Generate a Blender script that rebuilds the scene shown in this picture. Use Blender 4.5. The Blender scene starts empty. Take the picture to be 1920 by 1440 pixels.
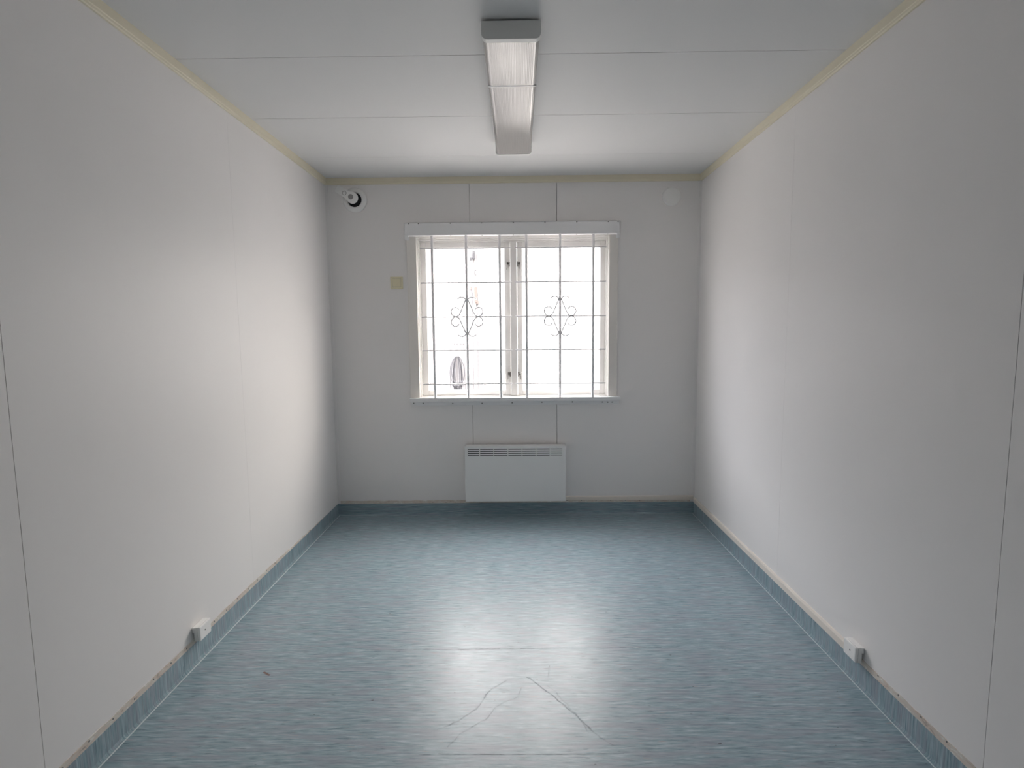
import bpy, bmesh, math, random
from mathutils import Vector, Matrix
random.seed(7)
C = bpy.context.scene
PI = math.pi

# ------------------------------------------------------------------ camera
RW, RH, RN = 1.3, 2.3905, -5.2          # half width, height, near end of the room
cam_d = bpy.data.cameras.new('camera')
cam = bpy.data.objects.new('camera', cam_d)
C.collection.objects.link(cam)
cam_d.sensor_fit = 'HORIZONTAL'
cam_d.sensor_width = 36.0
cam_d.lens = 36.0 * 1022.75 / 1920.0
cam_d.clip_start = 0.02
yaw, pitch, roll = -0.0105, 0.0993, 0.0091
Rz = Matrix(((math.cos(yaw), -math.sin(yaw), 0), (math.sin(yaw), math.cos(yaw), 0), (0, 0, 1)))
Rx = Matrix(((1, 0, 0), (0, math.cos(pitch), -math.sin(pitch)), (0, math.sin(pitch), math.cos(pitch))))
Ry = Matrix(((math.cos(roll), 0, -math.sin(roll)), (0, 1, 0), (math.sin(roll), 0, math.cos(roll))))
Mc = Ry @ Rx @ Rz
right, fwd, up = Mc[0], Mc[1], Mc[2]
cam.matrix_world = Matrix(((right[0], up[0], -fwd[0], 0.023),
                           (right[1], up[1], -fwd[1], -3.8777),
                           (right[2], up[2], -fwd[2], 1.3417),
                           (0, 0, 0, 1)))
C.camera = cam

# ------------------------------------------------------------------ sky, exposure
SKY = 16.5
C.view_settings.view_transform = 'Standard'
C.view_settings.look = 'None'
C.view_settings.exposure = 0.0
C.view_settings.gamma = 1.0
C.view_settings.use_curve_mapping = False
C.cycles.diffuse_bounces = 6
C.cycles.max_bounces = 9
C.cycles.transparent_max_bounces = 16
C.cycles.sample_clamp_indirect = 8.0
w = bpy.data.worlds.new('overcast_sky')
C.world = w
w.use_nodes = True
nt = w.node_tree
nt.nodes.clear()
wo = nt.nodes.new('ShaderNodeOutputWorld')
bg = nt.nodes.new('ShaderNodeBackground')
geo = nt.nodes.new('ShaderNodeTexCoord')
sep = nt.nodes.new('ShaderNodeSeparateXYZ')
nt.links.new(geo.outputs['Generated'], sep.inputs[0])
mr = nt.nodes.new('ShaderNodeMapRange')
mr.inputs['From Min'].default_value = -0.8
mr.inputs['From Max'].default_value = 0.8
nt.links.new(sep.outputs['X'], mr.inputs['Value'])
mx = nt.nodes.new('ShaderNodeMix'); mx.data_type = 'RGBA'
mx.inputs['A'].default_value = (0.96, 0.93, 1.00, 1)
mx.inputs['B'].default_value = (1.42, 1.27, 1.17, 1)
nt.links.new(mr.outputs['Result'], mx.inputs['Factor'])
nt.links.new(mx.outputs['Result'], bg.inputs['Color'])
# overcast sky: brighter overhead than at the horizon
zr = nt.nodes.new('ShaderNodeMapRange')
zr.inputs['From Min'].default_value = 0.0
zr.inputs['From Max'].default_value = 1.0
zr.inputs['To Min'].default_value = SKY*0.28
zr.inputs['To Max'].default_value = SKY*1.38
nt.links.new(sep.outputs['Z'], zr.inputs['Value'])
nt.links.new(zr.outputs['Result'], bg.inputs['Strength'])
nt.links.new(bg.outputs[0], wo.inputs[0])

# portal in the window opening: guides sky sampling, gives off no light itself
pd = bpy.data.lights.new('window_daylight', 'AREA')
pd.shape = 'RECTANGLE'; pd.size = 1.36; pd.size_y = 1.13
pd.cycles.is_portal = True
po = bpy.data.objects.new('window_daylight', pd)
C.collection.objects.link(po)
po.location = (-0.005, 0.125, 1.42)
po.rotation_euler = (-PI/2, 0, 0)       # faces into the room

# ------------------------------------------------------------------ materials
def principled(name, col, rough=0.5, metal=0.0, spec=0.5):
    m = bpy.data.materials.new(name); m.use_nodes = True
    b = m.node_tree.nodes['Principled BSDF']
    b.inputs['Base Color'].default_value = (*col, 1)
    b.inputs['Roughness'].default_value = rough
    b.inputs['Metallic'].default_value = metal
    b.inputs['Specular IOR Level'].default_value = spec
    return m

class NG:
    """small node-graph helper"""
    def __init__(s, m): s.t = m.node_tree; s.n = s.t.nodes; s.b = s.n['Principled BSDF']
    def new(s, k, **kw):
        x = s.n.new(k)
        for a, v in kw.items(): setattr(x, a, v)
        return x
    def link(s, a, b): s.t.links.new(a, b)
    def coord(s, scale=(1, 1, 1)):
        tc = s.new('ShaderNodeTexCoord'); mp = s.new('ShaderNodeMapping')
        mp.inputs['Scale'].default_value = scale
        s.link(tc.outputs['Object'], mp.inputs['Vector']); return mp.outputs[0]
    def noise(s, vec, scale=1, detail=3, rough=0.5):
        n = s.new('ShaderNodeTexNoise'); n.inputs['Scale'].default_value = scale
        n.inputs['Detail'].default_value = detail; n.inputs['Roughness'].default_value = rough
        s.link(vec, n.inputs['Vector']); return n.outputs['Fac']
    def ramp(s, fac, stops):
        r = s.new('ShaderNodeValToRGB'); e = r.color_ramp.elements
        while len(e) > 1: e.remove(e[-1])
        e[0].position = stops[0][0]; e[0].color = (*stops[0][1], 1)
        for p_, c_ in stops[1:]:
            k = e.new(p_); k.color = (*c_, 1)
        s.link(fac, r.inputs[0]); return r.outputs[0]
    def mix(s, fac, a, b, mode='MIX'):
        m_ = s.new('ShaderNodeMix', data_type='RGBA', blend_type=mode)
        for sock, v in (('Factor', fac), ('A', a), ('B', b)):
            i = m_.inputs[sock] if sock == 'Factor' else [q for q in m_.inputs if q.name == sock and q.type == 'RGBA'][0]
            if isinstance(v, (int, float)): i.default_value = v
            elif isinstance(v, tuple): i.default_value = (*v, 1)
            else: s.link(v, i)
        return [q for q in m_.outputs if q.type == 'RGBA'][0]
    def math(s, op, a, b=None, c=None, clamp=False):
        m_ = s.new('ShaderNodeMath', operation=op, use_clamp=clamp)
        for i, v in enumerate((a, b, c)):
            if v is None: continue
            if isinstance(v, (int, float)): m_.inputs[i].default_value = v
            else: s.link(v, m_.inputs[i])
        return m_.outputs[0]
    def vmath(s, op, a, b=None, scale=None):
        m_ = s.new('ShaderNodeVectorMath', operation=op)
        for i, v in enumerate((a, b)):
            if v is None: continue
            if isinstance(v, tuple): m_.inputs[i].default_value = v
            else: s.link(v, m_.inputs[i])
        if scale is not None:
            if isinstance(scale, (int, float)): m_.inputs['Scale'].default_value = scale
            else: s.link(scale, m_.inputs['Scale'])
        return m_.outputs['Value'] if op in ('DOT_PRODUCT', 'LENGTH', 'DISTANCE') else m_.outputs['Vector']
    def bump(s, h, strength=0.1, dist=0.001):
        b_ = s.new('ShaderNodeBump'); b_.inputs['Strength'].default_value = strength
        b_.inputs['Distance'].default_value = dist
        s.link(h, b_.inputs['Height']); s.link(b_.outputs[0], s.b.inputs['Normal']); return b_

def wall_material():
    m = principled('painted_wall_board', (0.86, 0.86, 0.855), 0.47, 0, 0.45)
    g = NG(m); v = g.coord()
    n = g.noise(v, 1.3, 2)
    g.link(g.ramp(n, [(0.3, (0.895, 0.877, 0.870)), (0.7, (0.915, 0.897, 0.890))]), g.b.inputs['Base Color'])
    f = g.noise(v, 260, 2)
    g.bump(f, 0.10, 0.0006)
    return m
def ceiling_material():
    m = principled('painted_ceiling_board', (0.80, 0.80, 0.80), 0.6, 0, 0.35)
    g = NG(m); v = g.coord()
    g.bump(g.noise(v, 220, 2), 0.08, 0.0006)
    return m

def add_streaks(g, sx, sy, sz):
    k = g.noise(g.coord((sx, sy, sz)), 1, 5, 0.62)
    k2 = g.noise(g.coord((sx*0.45, sy*0.35, sz*0.45)), 1, 3, 0.5)
    k3 = g.noise(g.coord((sx*1.3 + 3, sy*0.9, sz*1.3 + 3)), 1, 2, 0.4)
    col = g.ramp(k, [(0.30, (0.115, 0.200, 0.235)), (0.44, (0.235, 0.345, 0.395)), (0.56, (0.310, 0.420, 0.470)), (0.71, (0.480, 0.580, 0.620))])
    f2 = g.ramp(k2, [(0.45, (0, 0, 0)), (0.62, (0.5, 0.5, 0.5))])
    col = g.mix(f2, col, (0.300, 0.305, 0.370))
    f3 = g.ramp(k3, [(0.66, (0, 0, 0)), (0.76, (0.45, 0.45, 0.45))])
    col = g.mix(f3, col, (0.40, 0.31, 0.29))
    f4 = g.ramp(k3, [(0.24, (0.7, 0.7, 0.7)), (0.32, (0, 0, 0))])
    col = g.mix(f4, col, (0.11, 0.17, 0.19))
    return col, k

CRACKS = [  # scratches and worn lines on the vinyl, metres on the floor
    ([(-0.62, -1.702), (0.62, -1.689)], 0.0026, 0.0, 0.9),
    ([(-0.30, -2.272), (0.18, -2.271), (0.35, -2.268)], 0.0030, 0.002, 0.7),
]
CRACK_PTS = CRACKS
def floor_material():
    m = principled('streaked_vinyl', (0.2, 0.3, 0.3), 0.24, 0, 0.72)
    m.node_tree.nodes['Principled BSDF'].inputs['Coat Weight'].default_value = 0.06
    m.node_tree.nodes['Principled BSDF'].inputs['Coat Roughness'].default_value = 0.19
    g = NG(m)
    col, k = add_streaks(g, 13.0, 110.0, 13.0)
    # dark specks
    sp = g.noise(g.coord((38, 95, 1)), 1, 1, 0.3)
    fs = g.ramp(sp, [(0.79, (0, 0, 0)), (0.82, (0.8, 0.8, 0.8))])
    col = g.mix(fs, col, (0.06, 0.07, 0.08))
    # worn lines
    tc = g.coord()
    nv = g.new('ShaderNodeTexNoise'); nv.inputs['Scale'].default_value = 28; nv.inputs['Detail'].default_value = 3
    g.link(tc, nv.inputs['Vector'])
    wob = g.vmath('SUBTRACT', nv.outputs['Color'], (0.5, 0.5, 0.5))
    tot = None
    for pts, wd, amp, st in CRACK_PTS:
        pos = g.vmath('ADD', tc, g.vmath('SCALE', wob, scale=amp)) if amp else tc
        flat = g.vmath('MULTIPLY', pos, (1, 1, 0))
        for (a, b) in zip(pts[:-1], pts[1:]):
            A = (a[0], a[1], 0); B = (b[0]-a[0], b[1]-a[1], 0); L2 = B[0]**2 + B[1]**2
            pa = g.vmath('SUBTRACT', flat, A)
            h = g.math('MULTIPLY', g.vmath('DOT_PRODUCT', pa, B), 1.0/L2, clamp=True)
            d = g.vmath('LENGTH', g.vmath('SUBTRACT', pa, g.vmath('SCALE', B, scale=h)))
            f = g.math('MULTIPLY', g.math('SUBTRACT', 1.0, g.math('DIVIDE', d, wd), clamp=True), st)
            tot = f if tot is None else g.math('MAXIMUM', tot, f)
    brk = g.ramp(g.noise(g.coord((30, 30, 1)), 1, 2), [(0.40, (0.25,)*3), (0.6, (1,)*3)])
    tot = g.math('MULTIPLY', tot, brk)
    col = g.mix(tot, col, (0.05, 0.06, 0.065))
    # small brown scuff
    a = (-0.992, -1.848, 0); B = (0.028, -0.019, 0); L2 = B[0]**2 + B[1]**2
    pa = g.vmath('SUBTRACT', g.vmath('ADD', tc, g.vmath('SCALE', wob, scale=0.01)), a)
    h = g.math('MULTIPLY', g.vmath('DOT_PRODUCT', pa, B), 1.0/L2, clamp=True)
    d = g.vmath('LENGTH', g.vmath('SUBTRACT', pa, g.vmath('SCALE', B, scale=h)))
    f = g.math('MULTIPLY', g.math('SUBTRACT', 1.0, g.math('DIVIDE', d, 0.006), clamp=True), 1.6, clamp=True)
    col = g.mix(f, col, (0.17, 0.10, 0.08))
    g.link(col, g.b.inputs['Base Color'])
    # roughness: cleaning smears
    r1 = g.noise(g.coord((3, 1.2, 1)), 1, 4, 0.6)
    mrn = g.new('ShaderNodeMapRange'); mrn.inputs['From Min'].default_value = 0.3; mrn.inputs['From Max'].default_value = 0.7
    mrn.inputs['To Min'].default_value = FLOOR_R[0]; mrn.inputs['To Max'].default_value = FLOOR_R[1]
    g.link(r1, mrn.inputs['Value'])
    g.link(g.math('ADD', mrn.outputs[0], g.math('MULTIPLY', tot, 0.5)), g.b.inputs['Roughness'])
    hgt = g.math('SUBTRACT', g.math('MULTIPLY', k, 0.25), g.math('MULTIPLY', tot, 1.5))
    g.bump(hgt, 0.08, 0.0006)
    return m
def skirt_material(name, sx, sy, sz):
    m = principled(name, (0.2, 0.3, 0.3), 0.35, 0, 0.4)
    g = NG(m); col, k = add_streaks(g, sx, sy, sz)
    g.link(col, g.b.inputs['Base Color']); return m
def strip_material():
    m = principled('old_glue_strip', (0.5, 0.46, 0.42), 0.8)
    g = NG(m)
    n = g.noise(g.coord((22, 22, 60)), 1, 4, 0.7)
    g.link(g.ramp(n, [(0.30, (0.42, 0.37, 0.32)), (0.42, (0.72, 0.62, 0.55)), (0.55, (0.70, 0.66, 0.60)), (0.68, (0.90, 0.88, 0.84))]), g.b.inputs['Base Color'])
    return m
def lens_material():
    m = principled('ribbed_clear_diffuser', (0.52, 0.495, 0.475), 0.08, 0, 0.85)
    g = NG(m)
    sp = g.new('ShaderNodeSeparateXYZ'); g.link(g.coord((1, 1, 1)), sp.inputs[0])
    wv = g.math('SINE', g.math('MULTIPLY', sp.outputs['X'], 2*PI/0.006))
    g.bump(wv, 0.22, 0.0007)
    return m
def glass_material():
    m = bpy.data.materials.new('window_glass'); m.use_nodes = True
    t = m.node_tree; t.nodes.clear()
    o = t.nodes.new('ShaderNodeOutputMaterial'); mx_ = t.nodes.new('ShaderNodeMixShader')
    tr = t.nodes.new('ShaderNodeBsdfTransparent'); gl = t.nodes.new('ShaderNodeBsdfGlossy')
    gl.inputs['Roughness'].default_value = 0.0
    tr.inputs[0].default_value = (0.97, 0.985, 0.98, 1)
    lw = t.nodes.new('ShaderNodeLayerWeight'); lw.inputs['Blend'].default_value = 0.5
    pw = t.nodes.new('ShaderNodeMath'); pw.operation = 'POWER'; pw.inputs[1].default_value = 5.0
    ma = t.nodes.new('ShaderNodeMath'); ma.operation = 'MULTIPLY_ADD'; ma.inputs[1].default_value = 0.96; ma.inputs[2].default_value = 0.04
    t.links.new(lw.outputs['Facing'], pw.inputs[0]); t.links.new(pw.outputs[0], ma.inputs[0])
    t.links.new(ma.outputs[0], mx_.inputs[0]); t.links.new(tr.outputs[0], mx_.inputs[1])
    t.links.new(gl.outputs[0], mx_.inputs[2]); t.links.new(mx_.outputs[0], o.inputs[0])
    return m
FLOOR_R = (0.36, 0.44)
CRACK_PTS = CRACKS + [
    ([(0.054, -1.886), (0.140, -1.988), (0.222, -2.100), (0.277, -2.193), (0.323, -2.235)], 0.0038, 0.024, 0.55),
    ([(0.130, -1.934), (0.159, -1.980), (0.225, -2.105), (0.252, -2.181)], 0.0030, 0.020, 0.32),
    ([(-0.029, -1.902), (-0.088, -1.958), (-0.134, -2.064), (-0.190, -2.123), (-0.254, -2.163)], 0.0038, 0.020, 0.42),
    ([(0.026, -1.949), (0.014, -2.003), (-0.036, -2.028), (-0.073, -2.064), (-0.088, -2.105), (-0.178, -2.185), (-0.212, -2.239)], 0.0036, 0.018, 0.32),
    ([(0.141, -1.812), (0.132, -1.886)], 0.0030, 0.008, 0.5),
]
M = {
 'wall': wall_material(), 'ceiling': ceiling_material(), 'floor': floor_material(),
 'skirt_side': skirt_material('skirting_vinyl_upright_streaks', 9, 210, 9),
 'skirt_back': skirt_material('skirting_vinyl_level_streaks', 9, 9, 210),
 'strip': strip_material(),
 'bead': principled('cream_bead', (0.86, 0.80, 0.73), 0.5),
 'entry_wall': principled('entry_boarding', (0.45, 0.44, 0.42), 0.6),
 'cove': principled('cream_cove_moulding', (0.83, 0.77, 0.61), 0.42),
 'weld': principled('pale_weld_rod', (0.70, 0.78, 0.78), 0.5),
 'core': principled('dark_joint', (0.10, 0.10, 0.10), 0.9),
 'frame': principled('gloss_white_window_paint', (0.88, 0.865, 0.84), 0.35),
 'casing': principled('warm_white_casing_paint', (0.86, 0.83, 0.79), 0.4),
 'metal_white': principled('white_coated_steel', (0.94, 0.94, 0.95), 0.4),
 'bars': principled('grey_white_bar_enamel', (0.93, 0.92, 0.94), 0.30),
 'screw': principled('dull_screw_head', (0.22, 0.22, 0.22), 0.5, 0.4),
 'latch': principled('worn_latch_metal', (0.20, 0.19, 0.17), 0.4, 0.7),
 'heater': principled('white_heater_enamel', (0.93, 0.93, 0.925), 0.35),
 'dark': principled('dark_interior', (0.035, 0.035, 0.04), 0.7),
 'midgrey': principled('grey_plastic', (0.34, 0.33, 0.33), 0.5),
 'plastic': principled('white_plastic', (0.95, 0.95, 0.94), 0.35),
 'ivory': principled('ivory_plastic', (0.82, 0.76, 0.55), 0.35),
 'endcap': principled('pale_grey_end_cap', (0.90, 0.90, 0.88), 0.45),
 'tray': principled('white_steel_tray', (0.82, 0.82, 0.82), 0.4),
 'lens': lens_material(), 'glass': glass_material(),
 'ground': principled('pale_gravel', (0.27, 0.265, 0.26), 0.9),
 'shed': principled('pale_corrugated_steel', (0.22, 0.215, 0.225), 0.5),
 'pipe': principled('galvanised_pipe', (0.50, 0.50, 0.51), 0.5, 0.3),
 'rust': principled('rusty_bracket', (0.11, 0.085, 0.078), 0.8),
 'hose': principled('grey_rubber_hose', (0.05, 0.05, 0.058), 0.5),
}

# ------------------------------------------------------------------ mesh helpers
class MB:
    def __init__(s): s.bm = bmesh.new()
    def _merge(s, b2):
        me = bpy.data.meshes.new('tmp'); b2.to_mesh(me); b2.free()
        s.bm.from_mesh(me); bpy.data.meshes.remove(me)
    def box(s, x0, x1, y0, y1, z0, z1, bev=0.0, seg=2):
        b = bmesh.new()
        vs = [b.verts.new((x, y, z)) for x in (x0, x1) for y in (y0, y1) for z in (z0, z1)]
        for f in ((0,1,3,2), (4,6,7,5), (0,4,5,1), (2,3,7,6), (0,2,6,4), (1,5,7,3)):
            b.faces.new([vs[i] for i in f])
        bmesh.ops.recalc_face_normals(b, faces=b.faces)
        if bev > 0:
            bmesh.ops.bevel(b, geom=list(b.edges), offset=bev, segments=seg, profile=0.5, affect='EDGES')
        s._merge(b); return s
    def prism(s, poly, axis, a, b_, bev=0):
        """poly of (u,v) extruded along axis from a to b_; axis x: (y,z), y: (x,z), z: (x,y)"""
        def P(u, v, t):
            return (t, u, v) if axis == 'x' else (u, t, v) if axis == 'y' else (u, v, t)
        b = bmesh.new()
        A = [b.verts.new(P(u, v, a)) for u, v in poly]; B = [b.verts.new(P(u, v, b_)) for u, v in poly]
        n = len(poly)
        b.faces.new(A); b.faces.new(B[::-1])
        for i in range(n): b.faces.new((A[i], B[i], B[(i+1) % n], A[(i+1) % n]))
        bmesh.ops.recalc_face_normals(b, faces=b.faces)
        if bev > 0:
            bmesh.ops.bevel(b, geom=list(b.edges), offset=bev, segments=2, profile=0.5, affect='EDGES')
        s._merge(b); return s
    def lathe(s, prof, centre, axis='y', n=40):
        """prof: list of (radius, t) along axis"""
        b = bmesh.new(); rings = []
        cx, cy, cz = centre
        for r, t in prof:
            ring = []
            for i in range(n):
                a = 2*PI*i/n; u, v = r*math.cos(a), r*math.sin(a)
                p = (cx+u, cy+t, cz+v) if axis == 'y' else (cx+t, cy+u, cz+v) if axis == 'x' else (cx+u, cy+v, cz+t)
                ring.append(b.verts.new(p))
            rings.append(ring)
        for r0, r1 in zip(rings[:-1], rings[1:]):
            for i in range(n): b.faces.new((r0[i], r0[(i+1) % n], r1[(i+1) % n], r1[i]))
        if prof[0][0] > 1e-6: b.faces.new(rings[0])
        if prof[-1][0] > 1e-6: b.faces.new(rings[-1][::-1])
        bmesh.ops.remove_doubles(b, verts=b.verts, dist=1e-6)
        bmesh.ops.recalc_face_normals(b, faces=b.faces)
        for f in b.faces: f.smooth = True
        s._merge(b); return s
    def ring(s, prof, centre, axis='y', n=48):
        """closed profile revolved (torus-like)"""
        b = bmesh.new(); rings = []; cx, cy, cz = centre
        for r, t in prof:
            ring = []
            for i in range(n):
                a = 2*PI*i/n; u, v = r*math.cos(a), r*math.sin(a)
                ring.append(b.verts.new((cx+u, cy+t, cz+v) if axis == 'y' else (cx+u, cy+v, cz+t)))
            rings.append(ring)
        m = len(rings)
        for k in range(m):
            r0, r1 = rings[k], rings[(k+1) % m]
            for i in range(n): b.faces.new((r0[i], r0[(i+1) % n], r1[(i+1) % n], r1[i]))
        bmesh.ops.recalc_face_normals(b, faces=b.faces)
        for f in b.faces: f.smooth = True
        s._merge(b); return s
    def tube(s, pts, r, n=8, closed=False):
        pts = [Vector(p) for p in pts]; b = bmesh.new(); rings = []; m = len(pts)
        prev = None
        for k, p in enumerate(pts):
            if closed: t = (pts[(k+1) % m] - pts[k-1]).normalized()
            else: t = (pts[min(k+1, m-1)] - pts[max(k-1, 0)]).normalized()
            if prev is None:
                prev = t.orthogonal().normalized()
            u = (prev - t*prev.dot(t)).normalized(); v = t.cross(u); prev = u
            rings.append([b.verts.new(p + u*(r*math.cos(2*PI*i/n)) + v*(r*math.sin(2*PI*i/n))) for i in range(n)])
        rng = range(m) if closed else range(m-1)
        for k in rng:
            r0, r1 = rings[k], rings[(k+1) % m]
            for i in range(n): b.faces.new((r0[i], r0[(i+1) % n], r1[(i+1) % n], r1[i]))
        if not closed: b.faces.new(rings[0]); b.faces.new(rings[-1][::-1])
        bmesh.ops.recalc_face_normals(b, faces=b.faces)
        for f in b.faces: f.smooth = True
        s._merge(b); return s
    def plate(s, xs, zs, hole, y0, y1):
        """flat plate in xz between y0 and y1 with real rectangular holes where hole(i,j)"""
        nx, nz = len(xs)-1, len(zs)-1
        b = bmesh.new(); V = {}
        def g(i, j, y):
            k = (i, j, y)
            if k not in V: V[k] = b.verts.new((xs[i], y, zs[j]))
            return V[k]
        def solid(i, j): return 0 <= i < nx and 0 <= j < nz and not hole(i, j)
        for i in range(nx):
            for j in range(nz):
                if not solid(i, j): continue
                for y in (y0, y1): b.faces.new((g(i,j,y), g(i+1,j,y), g(i+1,j+1,y), g(i,j+1,y)))
                if not solid(i-1, j): b.faces.new((g(i,j,y0), g(i,j+1,y0), g(i,j+1,y1), g(i,j,y1)))
                if not solid(i+1, j): b.faces.new((g(i+1,j,y0), g(i+1,j+1,y0), g(i+1,j+1,y1), g(i+1,j,y1)))
                if not solid(i, j-1): b.faces.new((g(i,j,y0), g(i+1,j,y0), g(i+1,j,y1), g(i,j,y1)))
                if not solid(i, j+1): b.faces.new((g(i,j+1,y0), g(i+1,j+1,y0), g(i+1,j+1,y1), g(i,j+1,y1)))
        bmesh.ops.recalc_face_normals(b, faces=b.faces)
        s._merge(b); return s
    def build(s, name, mat, parent=None, origin=None):
        o_ = Vector((0, 0, 0))
        if parent is not None:
            o_ = world_of(parent)
        elif origin is not None:
            o_ = Vector(origin)
        bmesh.ops.translate(s.bm, verts=s.bm.verts, vec=-o_)
        me = bpy.data.meshes.new(name); s.bm.to_mesh(me); s.bm.free()
        me.materials.append(mat)
        o = bpy.data.objects.new(name, me); C.collection.objects.link(o)
        if parent is not None: o.parent = parent
        else: o.location = o_
        return o
def world_of(o):
    v = Vector((0, 0, 0))
    while o is not None: v += o.location; o = o.parent
    return v
def empty(name, loc):
    o = bpy.data.objects.new(name, None); C.collection.objects.link(o)
    o.location = loc; o.empty_display_size = 0.05; return o
def tag(o, label, cat, group=None):
    o['label'] = label; o['category'] = cat
    if group: o['group'] = group
    return o
def struct(o, label=None):
    o['kind'] = 'structure'
    if label: o['label'] = label
    return o

# ------------------------------------------------------------------ room shell
T = 0.05
# floor slab
struct(MB().box(-RW-0.1, RW+0.1, RN-0.1, 0.1, -0.06, 0).build('floor', M['floor']), 'blue-grey streaked vinyl floor')
# ceiling boards 0.6 m deep, thin open joints between them, backing above
mb = MB()
cj = [0.0, -0.459, -1.0746, -1.6741, -2.27, -2.87, -3.47, -4.07, -4.67, RN]
gaps_c = {1: 0.0008, 2: 0.0018, 3: 0.0017}
for k in range(len(cj)-1):
    a = cj[k] - (gaps_c.get(k, 0.001) if k else -0.05)
    b = cj[k+1] + (gaps_c.get(k+1, 0.001) if k < len(cj)-2 else -0.05)
    mb.box(-RW-0.05, RW+0.05, b, a, RH, RH+0.02)
ce = mb.build('ceiling', M['ceiling']); struct(ce, 'white panelled ceiling with cross joints')
MB().box(-RW-0.05, RW+0.05, RN-0.05, 0.05, RH+0.02, RH+0.06).build('joint_backing', M['core'], ce)
# side walls: 1.2 m boards with joints
def side_wall(name, sgn, joints, gaps, label):
    mb = MB(); ys = [0.0] + joints + [RN]
    for k in range(len(ys)-1):
        a = ys[k] - (gaps[k-1] if k else -0.05)
        b = ys[k+1] + (gaps[k] if k < len(joints) else -0.05)
        x0, x1 = sorted((sgn*RW, sgn*(RW+0.02)))
        mb.box(x0, x1, b, a, -0.02, RH+0.01)
    o = struct(mb.build(name, M['wall']), label)
    x0, x1 = sorted((sgn*(RW+0.02), sgn*(RW+0.07)))
    MB().box(x0, x1, RN-0.05, 0.05, -0.02, RH+0.01).build('joint_backing', M['core'], o)
    return o
side_wall('wall_left', -1, [-1.2821, -2.4865, -3.69, -4.89], [0.0004, 0.0010, 0.001, 0.001], 'plain white panelled wall, left')
side_wall('wall_right', 1, [-1.2686, -2.4709, -3.67, -4.87], [0.0005, 0.0010, 0.001, 0.001], 'plain white panelled wall, right')
# window wall with opening
OX0, OX1, OZ0, OZ1 = -0.680, 0.669, 0.858, 1.988
mb = MB(); g_ = 0.0015
for x0, x1 in ((-RW-0.02, OX0), (OX1, RW+0.02)):
    mb.box(x0, x1, 0, 0.09, -0.02, RH+0.01)
for x0, x1 in ((OX0, -0.3015-g_*.85), (-0.3015+g_*.85, 0.302-g_), (0.302+g_, OX1)):
    mb.box(x0, x1, 0, 0.09, -0.02, OZ0); mb.box(x0, x1, 0, 0.09, OZ1, RH+0.01)
wb = struct(mb.build('wall_back', M['wall']), 'white window wall with short vertical joints')
mb = MB()
mb.box(-RW-0.07, OX0, 0.09, 0.13, -0.02, RH+0.06); mb.box(OX1, RW+0.07, 0.09, 0.13, -0.02, RH+0.06)
mb.box(OX0, OX1, 0.09, 0.13, -0.02, OZ0); mb.box(OX0, OX1, 0.09, 0.13, OZ1, RH+0.06)
mb.build('joint_backing', M['core'], wb)
# wall behind the camera
struct(MB().box(-RW-0.07, RW+0.07, RN-0.06, RN, -0.02, RH+0.06).build('wall_front', M['entry_wall']), 'grey boarded wall behind the viewer')

# cream cove moulding under the ceiling
def cove_poly(s, base, z=RH):   # s: +1 grows towards +u
    return [(base, z), (base+s*0.016, z), (base+s*0.0135, z-0.030), (base+s*0.0115, z-0.0325),
            (base+s*0.0105, z-0.0395), (base+s*0.0075, z-0.043), (base, z-0.043)]
struct(MB().prism(cove_poly(1, -RW), 'y', RN, 0).build('trim_1', M['cove']), 'cream moulding along the left ceiling edge')
struct(MB().prism(cove_poly(-1, RW), 'y', RN, 0).build('trim_2', M['cove']), 'cream moulding along the right ceiling edge')
struct(MB().prism(cove_poly(-1, 0), 'x', -RW+0.014, RW-0.014).build('trim_3', M['cove']), 'cream moulding above the window wall')
struct(MB().prism(cove_poly(1, RN), 'x', -RW+0.014, RW-0.014).build('trim_4', M['cove']), 'cream moulding behind the viewer')
# slim upright corner strips
for nm, sg in (('trim_5', -1), ('trim_6', 1)):
    x0, x1 = sorted((sg*RW, sg*(RW-0.020)))
    struct(MB().box(x0, x1, -0.004, 0.0, 0.135 if sg > 0 else 0.106, RH-0.043, 0.001).build(nm, M['wall']), 'slim white corner strip, ' + ('left' if sg < 0 else 'right'))

# vinyl skirting turned up the walls, with weld line and ragged strip above
SK = 0.084
def ragged(n, a, b, z0, ztop, amp, rnd):
    pts = [(a, z0), (b, z0)]
    top = []
    for i in range(n+1):
        t = b + (a-b)*i/n
        top.append((t, ztop(t) + amp*(rnd.random()-0.5)))
    return pts + top
def coved_skirt(sgn):
    # cross-section (x,z): thin sheet curving into the floor
    base = sgn*RW; s = -sgn
    return [(base, 0.0), (base, SK), (base+s*0.0025, SK), (base+s*0.0028, 0.010), (base+s*0.006, 0.003), (base+s*0.012, 0.0008), (base+s*0.012, 0.0)]
rnd = random.Random(3)
bl = struct(MB().prism(coved_skirt(-1), 'y', RN, -0.003).build('baseboard_left', M['skirt_side']), 'blue-grey vinyl skirting, left')
br = struct(MB().prism(coved_skirt(1), 'y', RN, -0.003).build('baseboard_right', M['skirt_side']), 'blue-grey vinyl skirting, right')
bb = struct(MB().prism([(0, 0), (0, SK+0.001), (-0.0025, SK+0.001), (-0.0028, 0.010), (-0.006, 0.003), (-0.012, 0.0008), (-0.012, 0)], 'x', -RW+0.001, RW-0.001).build('baseboard_back', M['skirt_back']), 'blue-grey vinyl skirting under the window wall')
struct(MB().prism([(RN, 0), (RN, SK), (RN+0.0025, SK), (RN+0.0028, 0)], 'x', -RW+0.001, RW-0.001).build('baseboard_front', M['skirt_back']), 'blue-grey vinyl skirting behind the viewer')
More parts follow.
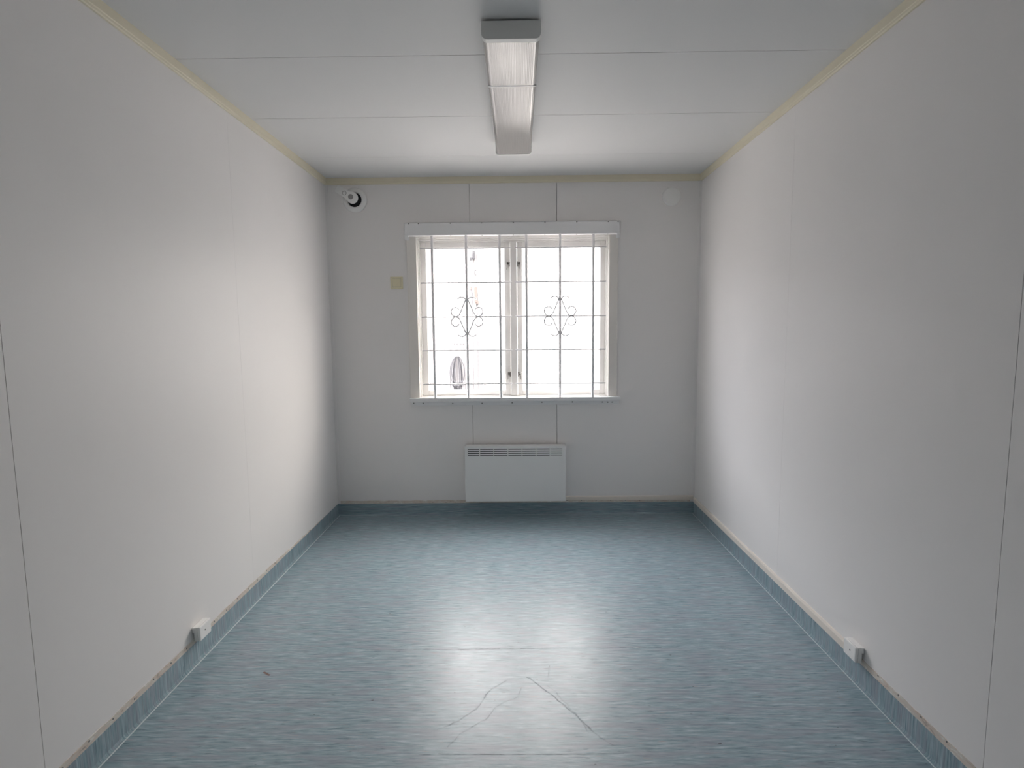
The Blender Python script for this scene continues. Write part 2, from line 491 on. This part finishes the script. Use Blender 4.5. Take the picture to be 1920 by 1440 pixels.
MB().box(-RW+0.012, -RW+0.0165, RN, -0.012, 0, 0.0012).build('weld_line', M['weld'], bl)
MB().box(RW-0.0155, RW-0.012, RN, -0.012, 0, 0.0012).build('weld_line', M['weld'], br)
MB().box(-RW+0.012, RW-0.012, -0.0135, -0.012, 0, 0.0008).build('weld_line', M['weld'], bb)
def lt(t): return 0.0875 + 0.0175*min(1, max(0, (-0.45-t)/0.7))
MB().prism([(-RW+0.0015 if False else u, v) for u, v in ragged(110, -4.2, -0.30, SK-0.001, lt, 0.0045, rnd)], 'x', -RW, -RW+0.0018).build('glue_strip', M['strip'], bl)
def rt(t): return 0.108
MB().prism(ragged(60, -4.2, -1.90, SK-0.001, rt, 0.004, rnd), 'x', RW-0.0018, RW).build('glue_strip', M['strip'], br)
MB().prism([(RW, SK), (RW, 0.120), (RW-0.005, 0.120), (RW-0.009, 0.112), (RW-0.009, SK)], 'y', -1.93, -0.009).build('cream_bead', M['bead'], br)
MB().prism(ragged(50, -RW+0.02, 1.27, SK-0.001, lambda t: 0.1055, 0.003, rnd), 'y', -0.0018, 0).build('glue_strip', M['strip'], bb)
MB().prism([(0, 0.103), (0, 0.133), (-0.005, 0.133), (-0.009, 0.127), (-0.009, 0.103)], 'x', 0.30, RW-0.009).build('cream_bead', M['bead'], bb)
def nails(parent, where):
    src = None
    for p, ax in where:
        if src is None:
            b = MB(); b.lathe([(0.0034, -0.0004), (0.0030, 0.0010), (0.0, 0.0013)], (0, 0, 0), ax, 10)
            src = b.build('nail_head', M['screw']); o = src
        else:
            o = src.copy(); C.collection.objects.link(o)
        o.parent = parent; o.location = Vector(p) - world_of(parent)
nails(bl, [((-RW+0.0018, -0.95-0.099*i, 0.097+0.002*((i*7) % 3-1)), 'x') for i in range(17)])
def nx(sg):  # right wall heads face -x
    return sg
src = None
for i in range(6):
    if src is None:
        b = MB(); b.lathe([(0.0034, 0.0004), (0.0030, -0.0010), (0.0, -0.0013)], (0, 0, 0), 'x', 10)
        o = src = b.build('nail_head', M['screw'])
    else:
        o = src.copy(); C.collection.objects.link(o)
    o.parent = br; o.location = Vector((RW-0.0018, -2.035-0.104*i, 0.103))
src = None
for i in range(8):
    if src is None:
        b = MB(); b.lathe([(0.0036, 0.0004), (0.0030, -0.0010), (0.0, -0.0013)], (0, 0, 0), 'y', 10)
        o = src = b.build('nail_head', M['screw'])
    else:
        o = src.copy(); C.collection.objects.link(o)
    o.parent = bb; o.location = Vector((0.375+0.106*i, -0.0018, 0.0995))

# ------------------------------------------------------------------ window
def frame_ring(mb, x0, x1, z0, z1, wl, wr, wb_, wt, y0, y1, bev=0.002):
    """mitre-less rectangular frame of four bars"""
    mb.box(x0, x0+wl, y0, y1, z0, z1, bev); mb.box(x1-wr, x1, y0, y1, z0, z1, bev)
    mb.box(x0+wl, x1-wr, y0, y1, z0, z0+wb_, bev); mb.box(x0+wl, x1-wr, y0, y1, z1-wt, z1, bev)
    return mb
win = empty('window_1', (0, 0.0, OZ0)); struct(win, 'white double casement window behind a grille')
# casing boards
mb = MB()
mb.box(-0.744, OX0+0.003, -0.011, 0, 0.862, 2.03, 0.002); mb.box(OX1-0.003, 0.727, -0.011, 0, 0.862, 2.03, 0.002)
mb.box(OX0+0.003, OX1-0.003, -0.011, 0, OZ1-0.003, 2.03, 0.002)
mb.build('casing', M['casing'], win)
# outer frame with stepped rebates
mb = MB()
frame_ring(mb, OX0, OX1, OZ0, OZ1, .007, .007, .006, .010, 0.000, 0.120, 0.0015)
frame_ring(mb, OX0+.007, OX1-.007, OZ0+.006, OZ1-.010, .006, .006, .004, .010, 0.016, 0.120, 0.0015)
frame_ring(mb, OX0+.013, OX1-.013, OZ0+.010, OZ1-.020, .007, .007, .004, .009, 0.032, 0.120, 0.0015)
mb.build('outer_frame', M['frame'], win)
MB().box(-0.0245, 0.0235, 0.028, 0.120, OZ0+.010, OZ1-.029, 0.004).build('mullion', M['frame'], win)
def sash(x0, x1, wl, wr, latch_x, sg):
    z0, z1 = OZ0+.014, OZ1-.029
    mb = MB(); frame_ring(mb, x0, x1, z0, z1, wl, wr, .036, .036, 0.046, 0.095, 0.003)
    s_ = mb.build('sash', M['frame'], win)
    MB().box(x0+wl-.004, x1-wr+.004, 0.070, 0.074, z0+.032, z1-.032).build('pane', M['glass'], s_)
    for z, low in ((1.805, 0), (1.024, 1)):
        b = MB()
        b.box(latch_x-0.004-sg*.004, latch_x+0.004-sg*.004, 0.038, 0.047, z-0.020, z+0.014, 0.001)
        b.box(latch_x+sg*.008-0.006, latch_x+sg*.008+0.006, 0.036, 0.047, z-0.006, z+0.012, 0.001)
        b.tube([(latch_x-sg*.004, .036, z), (latch_x+sg*.006, .033, z+.003), (latch_x+sg*.012, .033, z-.010), (latch_x+sg*.013, .034, z-.034), (latch_x+sg*.016, .034, z-.040)], 0.0022, 8)
        b.build('latch', M['latch'], s_)
    return s_
s1 = sash(-0.660, -0.0255, 0.040, 0.040, -0.034, -1)
s2 = sash(0.0245, 0.649, 0.036, 0.036, 0.033, 1)
MB().box(0.036, 0.060, 0.030, 0.036, 1.028, 1.034, 0.0015).build('latch_arm', M['frame'], s2)
# sill: a thin lip with a flange down the wall
mb = MB()
mb.box(-0.744, 0.747, -0.046, 0.018, 0.8565, 0.8630, 0.0012)
mb.box(-0.740, 0.744, -0.012, 0.0, 0.807, 0.8565, 0.0012)
mb.box(-0.744, 0.747, -0.046, -0.040, 0.838, 0.8570, 0.0010)
sill = mb.build('window_sill', M['metal_white'], win)
def screws(parent, pts, axis='y', r=0.0048):
    src = None
    for p in pts:
        if src is None:
            b = MB(); b.lathe([(r, 0.0003), (r*.8, -0.0014), (0.0, -0.0018)], (0, 0, 0), axis, 12)
            o = src = b.build('screw', M['screw'])
        else:
            o = src.copy(); C.collection.objects.link(o)
        o.parent = parent; o.location = Vector(p) - world_of(parent)
screws(sill, [(x, -0.012, 0.822 + 0.003*math.sin(x*5)) for x in (-0.722, -0.655, -0.443, -0.233, -0.018, 0.195, 0.412, 0.626, 0.665, 0.695)])

# pelmet profile over the window
pe = empty('window_pelmet', (0, 0, 1.99)); tag(pe, 'long white folded steel pelmet fixed above the barred window', 'pelmet')
mb = MB()
mb.box(-0.748, 0.732, -0.060, -0.0565, 1.990, 2.076, 0.0012)
mb.box(-0.748, 0.732, -0.060, -0.011, 2.072, 2.076, 0.0010)
mb.box(-0.748, 0.732, -0.014, -0.011, 1.9905, 2.074, 0.0010)
mb.box(-0.748, -0.7445, -0.060, -0.011, 1.992, 2.074); mb.box(0.7285, 0.732, -0.060, -0.011, 1.992, 2.074)
mb.box(-0.748, 0.732, -0.0575, -0.012, 1.990, 1.9935)
fp = mb.build('channel', M['metal_white'], pe)
for a_, b_ in ((-0.746, -0.724), (0.711, 0.731)):
    mb = MB()
    mb.prism([(-0.0575, 1.992), (-0.0575, 1.964), (-0.0550, 1.964), (-0.0550, 1.988), (-0.0150, 1.988), (-0.0150, 1.966), (-0.0120, 1.966), (-0.0120, 1.992)], 'x', a_, b_)
    mb.build('end_bracket', M['metal_white'], pe)
screws(fp, [(x, -0.060, 2.070) for x in (-0.715, -0.648, -0.430, -0.214, 0.002, 0.218, 0.435, 0.650, 0.716)], r=0.004)
screws(fp, [(x, -0.040, 1.990) for x in (-0.648, -0.430, -0.214, 0.002, 0.218, 0.435, 0.650)], 'z', 0.004)

# ------------------------------------------------------------------ security grilles
ZR = (1.906, 1.670, 1.434, 1.200, 0.962)
def catmull(pts, n=6):
    out = []; P = [Vector((p[0], 0, p[1])) for p in pts]
    for i in range(len(P)-1):
        p0, p1, p2, p3 = P[max(i-1, 0)], P[i], P[i+1], P[min(i+2, len(P)-1)]
        for k in range(n):
            t = k/n
            out.append(0.5*((2*p1) + (p2-p0)*t + (2*p0-5*p1+4*p2-p3)*t*t + (3*p1-p0-3*p2+p3)*t**3))
    out.append(P[-1]); return out
QUAD = [(-65,146),(-52,156),(-36,160),(-20,154),(-9,140),(-13,126),(-30,80),(-45,38),(-57,14),(-75,3),(-98,10),(-112,38),(-105,64),(-85,76),(-65,71),(-57,57)]
def grille(name, bars, rx0, rx1, label):
    g = empty(name, (bars[1], -0.035, 0.8635)); tag(g, label, 'window grille', 'window grilles')
    Y = -0.035
    for x in bars:
        MB().tube([(x, Y, 0.8635), (x, Y, 1.9895)], 0.0094, 14).build('upright_bar', M['bars'], g)
    for z in ZR:
        MB().tube([(rx0, Y, z), (rx1, Y, z)], 0.0048, 8).build('cross_rod', M['bars'], g)
        for x in bars:
            MB().lathe([(0.0080, -0.008), (0.0108, -0.005), (0.0108, 0.005), (0.0080, 0.008)], (x, Y, z), 'z', 12).build('collar', M['bars'], g)
    cx, cz = bars[1], ZR[2]
    for sx in (-1, 1):
        for sz in (1, -1):
            pts = [Vector((cx + sx*p.x*0.00099*-1, Y-0.006, cz + sz*p.z*0.00085)) for p in catmull(QUAD)]
            MB().tube(pts, 0.0042, 8).build('scroll', M['bars'], g)
        MB().box(cx+sx*.074-.009, cx+sx*.074+.009, Y-.010, Y+.004, cz-.0045, cz+.0045, 0.001).build('clip', M['bars'], g)
    for sz in (1, -1):
        MB().box(cx-.012, cx+.012, Y-.010, Y+.006, cz+sz*.118-.006, cz+sz*.118+.006, 0.002).build('clip', M['bars'], g)
    return g
grille('window_grille', (-0.5625, -0.327, -0.095), -0.647, -0.013, 'white scrollwork steel grille over the left casement, hose seen behind')
grille('window_grille', (0.0895, 0.3225, 0.5525), 0.009, 0.642, 'white scrollwork steel grille over the right casement, blank sky behind')

# ------------------------------------------------------------------ panel heater
h = empty('panel_heater', (0, 0, 0.118)); tag(h, 'white wall-mounted panel heater with slotted top under the window', 'heater')
X0, X1, Z0, Z1 = -0.357, 0.360, 0.120, 0.520
xs = [X0]; cols = [(178,320),(330,492),(502,665),(676,838),(848,1010),(1020,1183),(1192,1335)]
for a, b in cols: xs += [-0.335+(a-178)*0.000578, -0.335+(b-178)*0.000578]
xs.append(X1)
zs = [Z0]
for k in range(4): zs += [0.4525+0.0148*k-0.0004, 0.4525+0.0148*k+0.0052]
zs.append(Z1)
MB().plate(xs, zs, lambda i, j: i % 2 == 1 and j % 2 == 1, -0.0800, -0.0785).build('front_panel', M['heater'], h)
mb = MB()
mb.box(X0, X0+.0015, -.0785, -.014, Z0, Z1); mb.box(X1-.0015, X1, -.0785, -.014, Z0, Z1)
mb.box(X0, X1, -.0785, -.014, Z1-.0015, Z1); mb.box(X0, X1, -.0785, -.014, Z0, Z0+.0015)
mb.build('casing', M['heater'], h)
MB().box(X0+.003, X1-.003, -.030, -.014, Z0+.003, Z1-.003).build('back_plate', M['dark'], h)
MB().box(X0+.02, 0.24, -.055, -.040, 0.16, 0.42, .003).build('element', M['dark'], h)
MB().box(0.245, X1-.006, -.0765, -.034, 0.36, Z1-.006, .002).build('thermostat_box', M['midgrey'], h)
for x in (-0.25, 0.25): MB().box(x-.02, x+.02, -.0145, 0.0, 0.20, 0.46).build('wall_bracket', M['dark'], h)

# ------------------------------------------------------------------ light switch
sw = empty('light_switch', (-0.821, 0, 1.676)); tag(sw, 'square ivory rocker light switch on the wall left of the window', 'light switch')
MB().box(-0.865, -0.777, -0.009, 0.0, 1.633, 1.719, 0.003, 3).build('wall_plate', M['ivory'], sw)
b = MB(); b.prism([(-0.0095, 1.6485), (-0.0085, 1.648), (-0.0085, 1.7060), (-0.0125, 1.7060), (-0.0105, 1.675)], 'x', -0.8485, -0.7905)
b.build('rocker', M['ivory'], sw)
mb = MB(); mb.box(-0.8495, -0.7895, -0.0092, -0.008, 1.6468, 1.7075)
mb.build('rocker_gap', M['midgrey'], sw)

# ------------------------------------------------------------------ ventilation valves
v = empty('air_valve', (-1.094, 0, 2.251)); tag(v, 'round white wall air valve with angled lever cap in the top left corner', 'air vent')
cx, cz = -1.094, 2.2435
MB().ring([(0.083, 0.0), (0.083, -0.004), (0.078, -0.009), (0.064, -0.016), (0.052, -0.018), (0.049, -0.016), (0.049, 0.0)], (cx, 0, cz)).build('flange', M['plastic'], v)
MB().lathe([(0.0485, -0.001), (0.0485, -0.0005), (0.0, -0.0004)], (cx, 0, cz)).build('duct', M['dark'], v)
# key-hole shaped damper plate standing off the wall
ccx, ccz = -1.098, 2.249
ang = math.atan2(2.307-ccz, -1.195-ccx)
dx, dz = math.cos(ang), math.sin(ang); nx_, nz_ = -dz, dx
poly = []
R = 0.0385
L = 0.123; hw = 0.025
a0 = math.asin(min(1, 0.029/R))
for i in range(25):
    a = a0 + (2*PI-2*a0)*i/24
    poly.append((ccx + R*(math.cos(a)*dx + math.sin(a)*nx_), ccz + R*(math.cos(a)*dz + math.sin(a)*nz_)))
for t, w_ in ((0.060, -hw-.001), (L-.006, -hw), (L, -hw+.006), (L, hw-.006), (L-.006, hw), (0.060, hw+.001)):
    poly.append((ccx + t*dx + w_*nx_, ccz + t*dz + w_*nz_))
dp = MB().prism(poly, 'y', -0.056, -0.042).build('damper_plate', M['plastic'], v)
MB().lathe([(0.0170, 0.0), (0.0165, -0.002), (0.0, -0.0025)], (ccx+.011*dx, -0.056, ccz+.011*dz)).build('knob', M['midgrey'], dp)
mb = MB(); sx_, sz_ = ccx+.060*dx, ccz+.060*dz
mb.ring([(0.0145, 0.0), (0.0145, -0.0012), (0.0125, -0.0012), (0.0125, 0.0)], (sx_, -0.056, sz_), n=28)
mb.build('locking_ring', M['midgrey'], dp)
MB().lathe([(0.0100, 0.0), (0.0095, -0.002), (0.0, -0.0028)], (sx_, -0.056, sz_), n=24).build('pivot_cap', M['plastic'], dp)
MB().lathe([(0.012, 0.0), (0.012, -0.043)], (ccx, 0, ccz)).build('stem', M['dark'], v)

dc = empty('vent_cover', (1.093, 0, 2.243)); tag(dc, 'plain round white blanking disc high on the wall right of the window', 'vent cover')
MB().lathe([(0.0635, 0.0), (0.0635, -0.006), (0.061, -0.011), (0.054, -0.0135), (0.035, -0.0145), (0.0, -0.015)], (1.093, 0, 2.243), n=56).build('disc', M['plastic'], dc)

# ------------------------------------------------------------------ ceiling light
cl = empty('ceiling_light', (0.0095, -1.32, RH)); tag(cl, 'long unlit fluorescent ceiling light with ribbed clear cover', 'ceiling light')
LX0, LX1, LY0, LY1, LZ0, LZ1 = -0.092, 0.112, -1.919, -0.669, 2.324, 2.3835
MB().box(LX0+.010, LX1-.010, LY0+.022, LY1-.02, LZ1-.002, RH, .002).build('mounting_base', M['tray'], cl)
MB().box(LX0+.004, LX1-.004, LY0+.010, LY1-.010, LZ1-.010, LZ1, .003).build('tray', M['tray'], cl)
def rr(x0, x1, z0, z1, r, flat_top=True, n=6):
    P = [(x1, z1), (x0, z1)]
    for i in range(n+1):
        a = PI + (PI/2)*i/n; P.append((x0+r+r*math.cos(a), z0+r+r*math.sin(a)))
    for i in range(n+1):
        a = 1.5*PI + (PI/2)*i/n; P.append((x1-r+r*math.cos(a), z0+r+r*math.sin(a)))
    return P
# cover: a rounded trough, ends open into the caps
b = MB(); outer = rr(LX0+.004, LX1-.004, LZ0+.002, LZ1-.006, .017)
b.prism(outer, 'y', LY0+.020, LY1-.020)
lens = b.build('diffuser', M['lens'], cl)
for f in lens.data.polygons: f.use_smooth = False
for y0, y1 in ((LY0, LY0+.026), (LY1-.022, LY1)):
    MB().prism(rr(LX0, LX1, LZ0, LZ1, .020, n=8), 'y', y0, y1, 0.0012).build('end_cap', M['endcap'], cl)

MB().box(LX0+.0035, LX1-.0035, -1.556, -1.548, LZ0+.0008, LZ0+.006, .0008).build('cover_clip', M['plastic'], cl)

# ------------------------------------------------------------------ socket boxes on the skirting
def socket_box(sgn, y0, y1, label):
    x_in = sgn*(RW-0.035); e = empty('cable_outlet_box', (sgn*RW, (y0+y1)/2, 0.099)); tag(e, label, 'outlet box', 'outlet boxes on the skirting')
    a, b_ = sorted((sgn*(RW-0.0095), sgn*(RW-0.024)))
    MB().box(a, b_, y0+.0008, y1-.0008, 0.0998, 0.1578, .002).build('base', M['plastic'], e)
    a, b_ = sorted((sgn*(RW-0.002), sgn*(RW-0.0095)))
    MB().box(a, b_, y0+.002, y1-.002, 0.135, 0.156, .001).build('back_plate', M['plastic'], e)
    a, b_ = sorted((sgn*(RW-0.024), x_in))
    cv = MB().box(a, b_, y0, y1, 0.099, 0.1585, .0045, 2).build('cover', M['plastic'], e)
    yc = (y0+y1)/2
    MB().lathe([(0.0032, 0), (0.0030, -sgn*0.0010), (0.0, -sgn*0.0012)], (x_in, yc-.004, 0.131), 'x', 14).build('screw', M['screw'], cv)
socket_box(-1, -1.803, -1.722, 'small white outlet box on top of the left skirting')
socket_box(1, -1.956, -1.880, 'small white outlet box on top of the right skirting')

# ------------------------------------------------------------------ outside the window
gr = MB().box(-60, 60, 0.3, 120, -0.70, -0.62).build('ground', M['ground']); struct(gr, 'pale ground outside')
sh = empty('shed', (-5, 6.5, -0.62)); tag(sh, 'pale corrugated metal shed seen through the left window panes', 'shed')
prof = []; x = -9.0; k = 0; PITCH = 0.058
while x < -0.56:
    prof += [(x, 5.50), (x+.026, 5.50), (x+.031, 5.512), (x+.053, 5.512)]; x += PITCH
prof_full = prof + [(x, 5.50), (x, 5.54), (-9.0, 5.54)]
b = MB()
bm2 = bmesh.new(); A = [bm2.verts.new((p[0], p[1], -0.62)) for p in prof_full]; B = [bm2.verts.new((p[0], p[1], 3.05)) for p in prof_full]
for i in range(len(A)-1): bm2.faces.new((A[i], A[i+1], B[i+1], B[i]))
bm2.faces.new((A[-1], A[0], B[0], B[-1]))
bmesh.ops.recalc_face_normals(bm2, faces=bm2.faces); b._merge(bm2)
b.build('front_wall', M['shed'], sh)
MB().box(-9.0, -8.94, 5.54, 8.5, -0.62, 3.05).box(x-.05, x, 5.54, 8.5, -0.62, 3.05).box(-9.0, x, 8.44, 8.5, -0.62, 3.05).build('side_wall', M['shed'], sh)
MB().box(-9.0, x, 5.52, 8.7, 3.05, 3.13).build('roof', M['shed'], sh)
dp_ = empty('drainpipe', (-0.70, 5.45, -0.62)); tag(dp_, 'thin grey drainpipe with rusty brackets on the shed corner', 'drainpipe')
MB().tube([(-0.695, 5.44, -0.62), (-0.697, 5.44, 1.9), (-0.705, 5.44, 2.0), (-0.735, 5.44, 2.45), (-0.738, 5.44, 2.52)], 0.026, 12).build('pipe', M['pipe'], dp_)
MB().box(-0.765, -0.715, 5.41, 5.496, 2.50, 2.55, .004).box(-0.715, -0.675, 5.42, 5.496, 2.53, 2.66, .006).build('top_bracket', M['dark'], dp_)
MB().box(-0.70, -0.655, 5.41, 5.496, 1.80, 2.06, .004).box(-0.80, -0.69, 5.43, 5.46, 2.02, 2.06, .004).box(-0.72, -0.63, 5.42, 5.496, 1.78, 1.83, .004).build('bracket', M['rust'], dp_)
b = MB(); b.tube([(-0.665+.02*math.cos(a), 5.43, 2.30+.04*math.sin(a)) for a in [PI*0.4+PI*1.2*i/8 for i in range(9)]], 0.006, 8); b.build('hook', M['dark'], dp_)
# hook rail
hk = empty('hook_rail', (-1.0, 5.49, 1.0)); tag(hk, 'pale rail of three square hooks on the shed above the hose', 'hook rail')
MB().box(-1.14, -0.86, 5.484, 5.497, 1.118, 1.134, .002).build('rail', M['pipe'], hk)
for x in (-1.10, -1.0, -0.90):
    MB().tube([(x-.025, 5.47, 1.02), (x-.025, 5.47, 1.125), (x+.025, 5.47, 1.125), (x+.025, 5.47, 1.02)], 0.005, 8).build('hook', M['pipe'], hk)
# hose peg + coiled hose
pg = MB().tube([(-1.004, 5.50, 0.888), (-1.004, 5.40, 0.892), (-1.004, 5.39, 0.93)], 0.009, 8).build('wall_peg', M['pipe'], origin=(-1.004, 5.5, 0.888))
for vtx in (): pass
tag(pg, 'short steel peg holding the coiled hose on the shed', 'peg')
rd = random.Random(11)
def loop(wd, ht, xo, yo, sw_, n=36):
    P = []
    for i in range(n):
        a = 2*PI*i/n
        s_ = math.sin(a/2)
        xx = wd*math.sin(a)*(0.55+0.45*math.sin(a/2))
        zz = -ht*(1-math.cos(a))/2
        P.append((xo + xx + sw_*(-zz), yo+0.006*math.sin(a*2), 0.905 + zz))
    return P
b = MB()
for i in range(13):
    wd = (0.064, 0.070, 0.077, 0.082, 0.088, 0.094, 0.074, 0.052, 0.080, 0.090, 0.068, 0.142, 0.126)[i]
    ht = (0.58, 0.60, 0.62, 0.57, 0.61, 0.64, 0.59, 0.66, 0.63, 0.55, 0.65, 0.50, 0.47)[i]
    b.tube(loop(wd, ht, -1.004+rd.uniform(-.006, .006), 5.455-0.007*i*0.8+rd.uniform(-.004, .004), rd.uniform(-.02, .02)), 0.0062, 8, closed=True)
b.tube([(-1.10+.012*math.sin(i*1.9)+i*.0115, 5.38+.01*math.cos(i), 0.40+.012*math.cos(i*2.3)) for i in range(18)], 0.008, 8)
hs = b.build('coiled_hose', M['hose'], origin=(-1.004, 5.43, 0.25)); tag(hs, 'grey hose hung in long loops on the shed wall outside the window', 'hose')
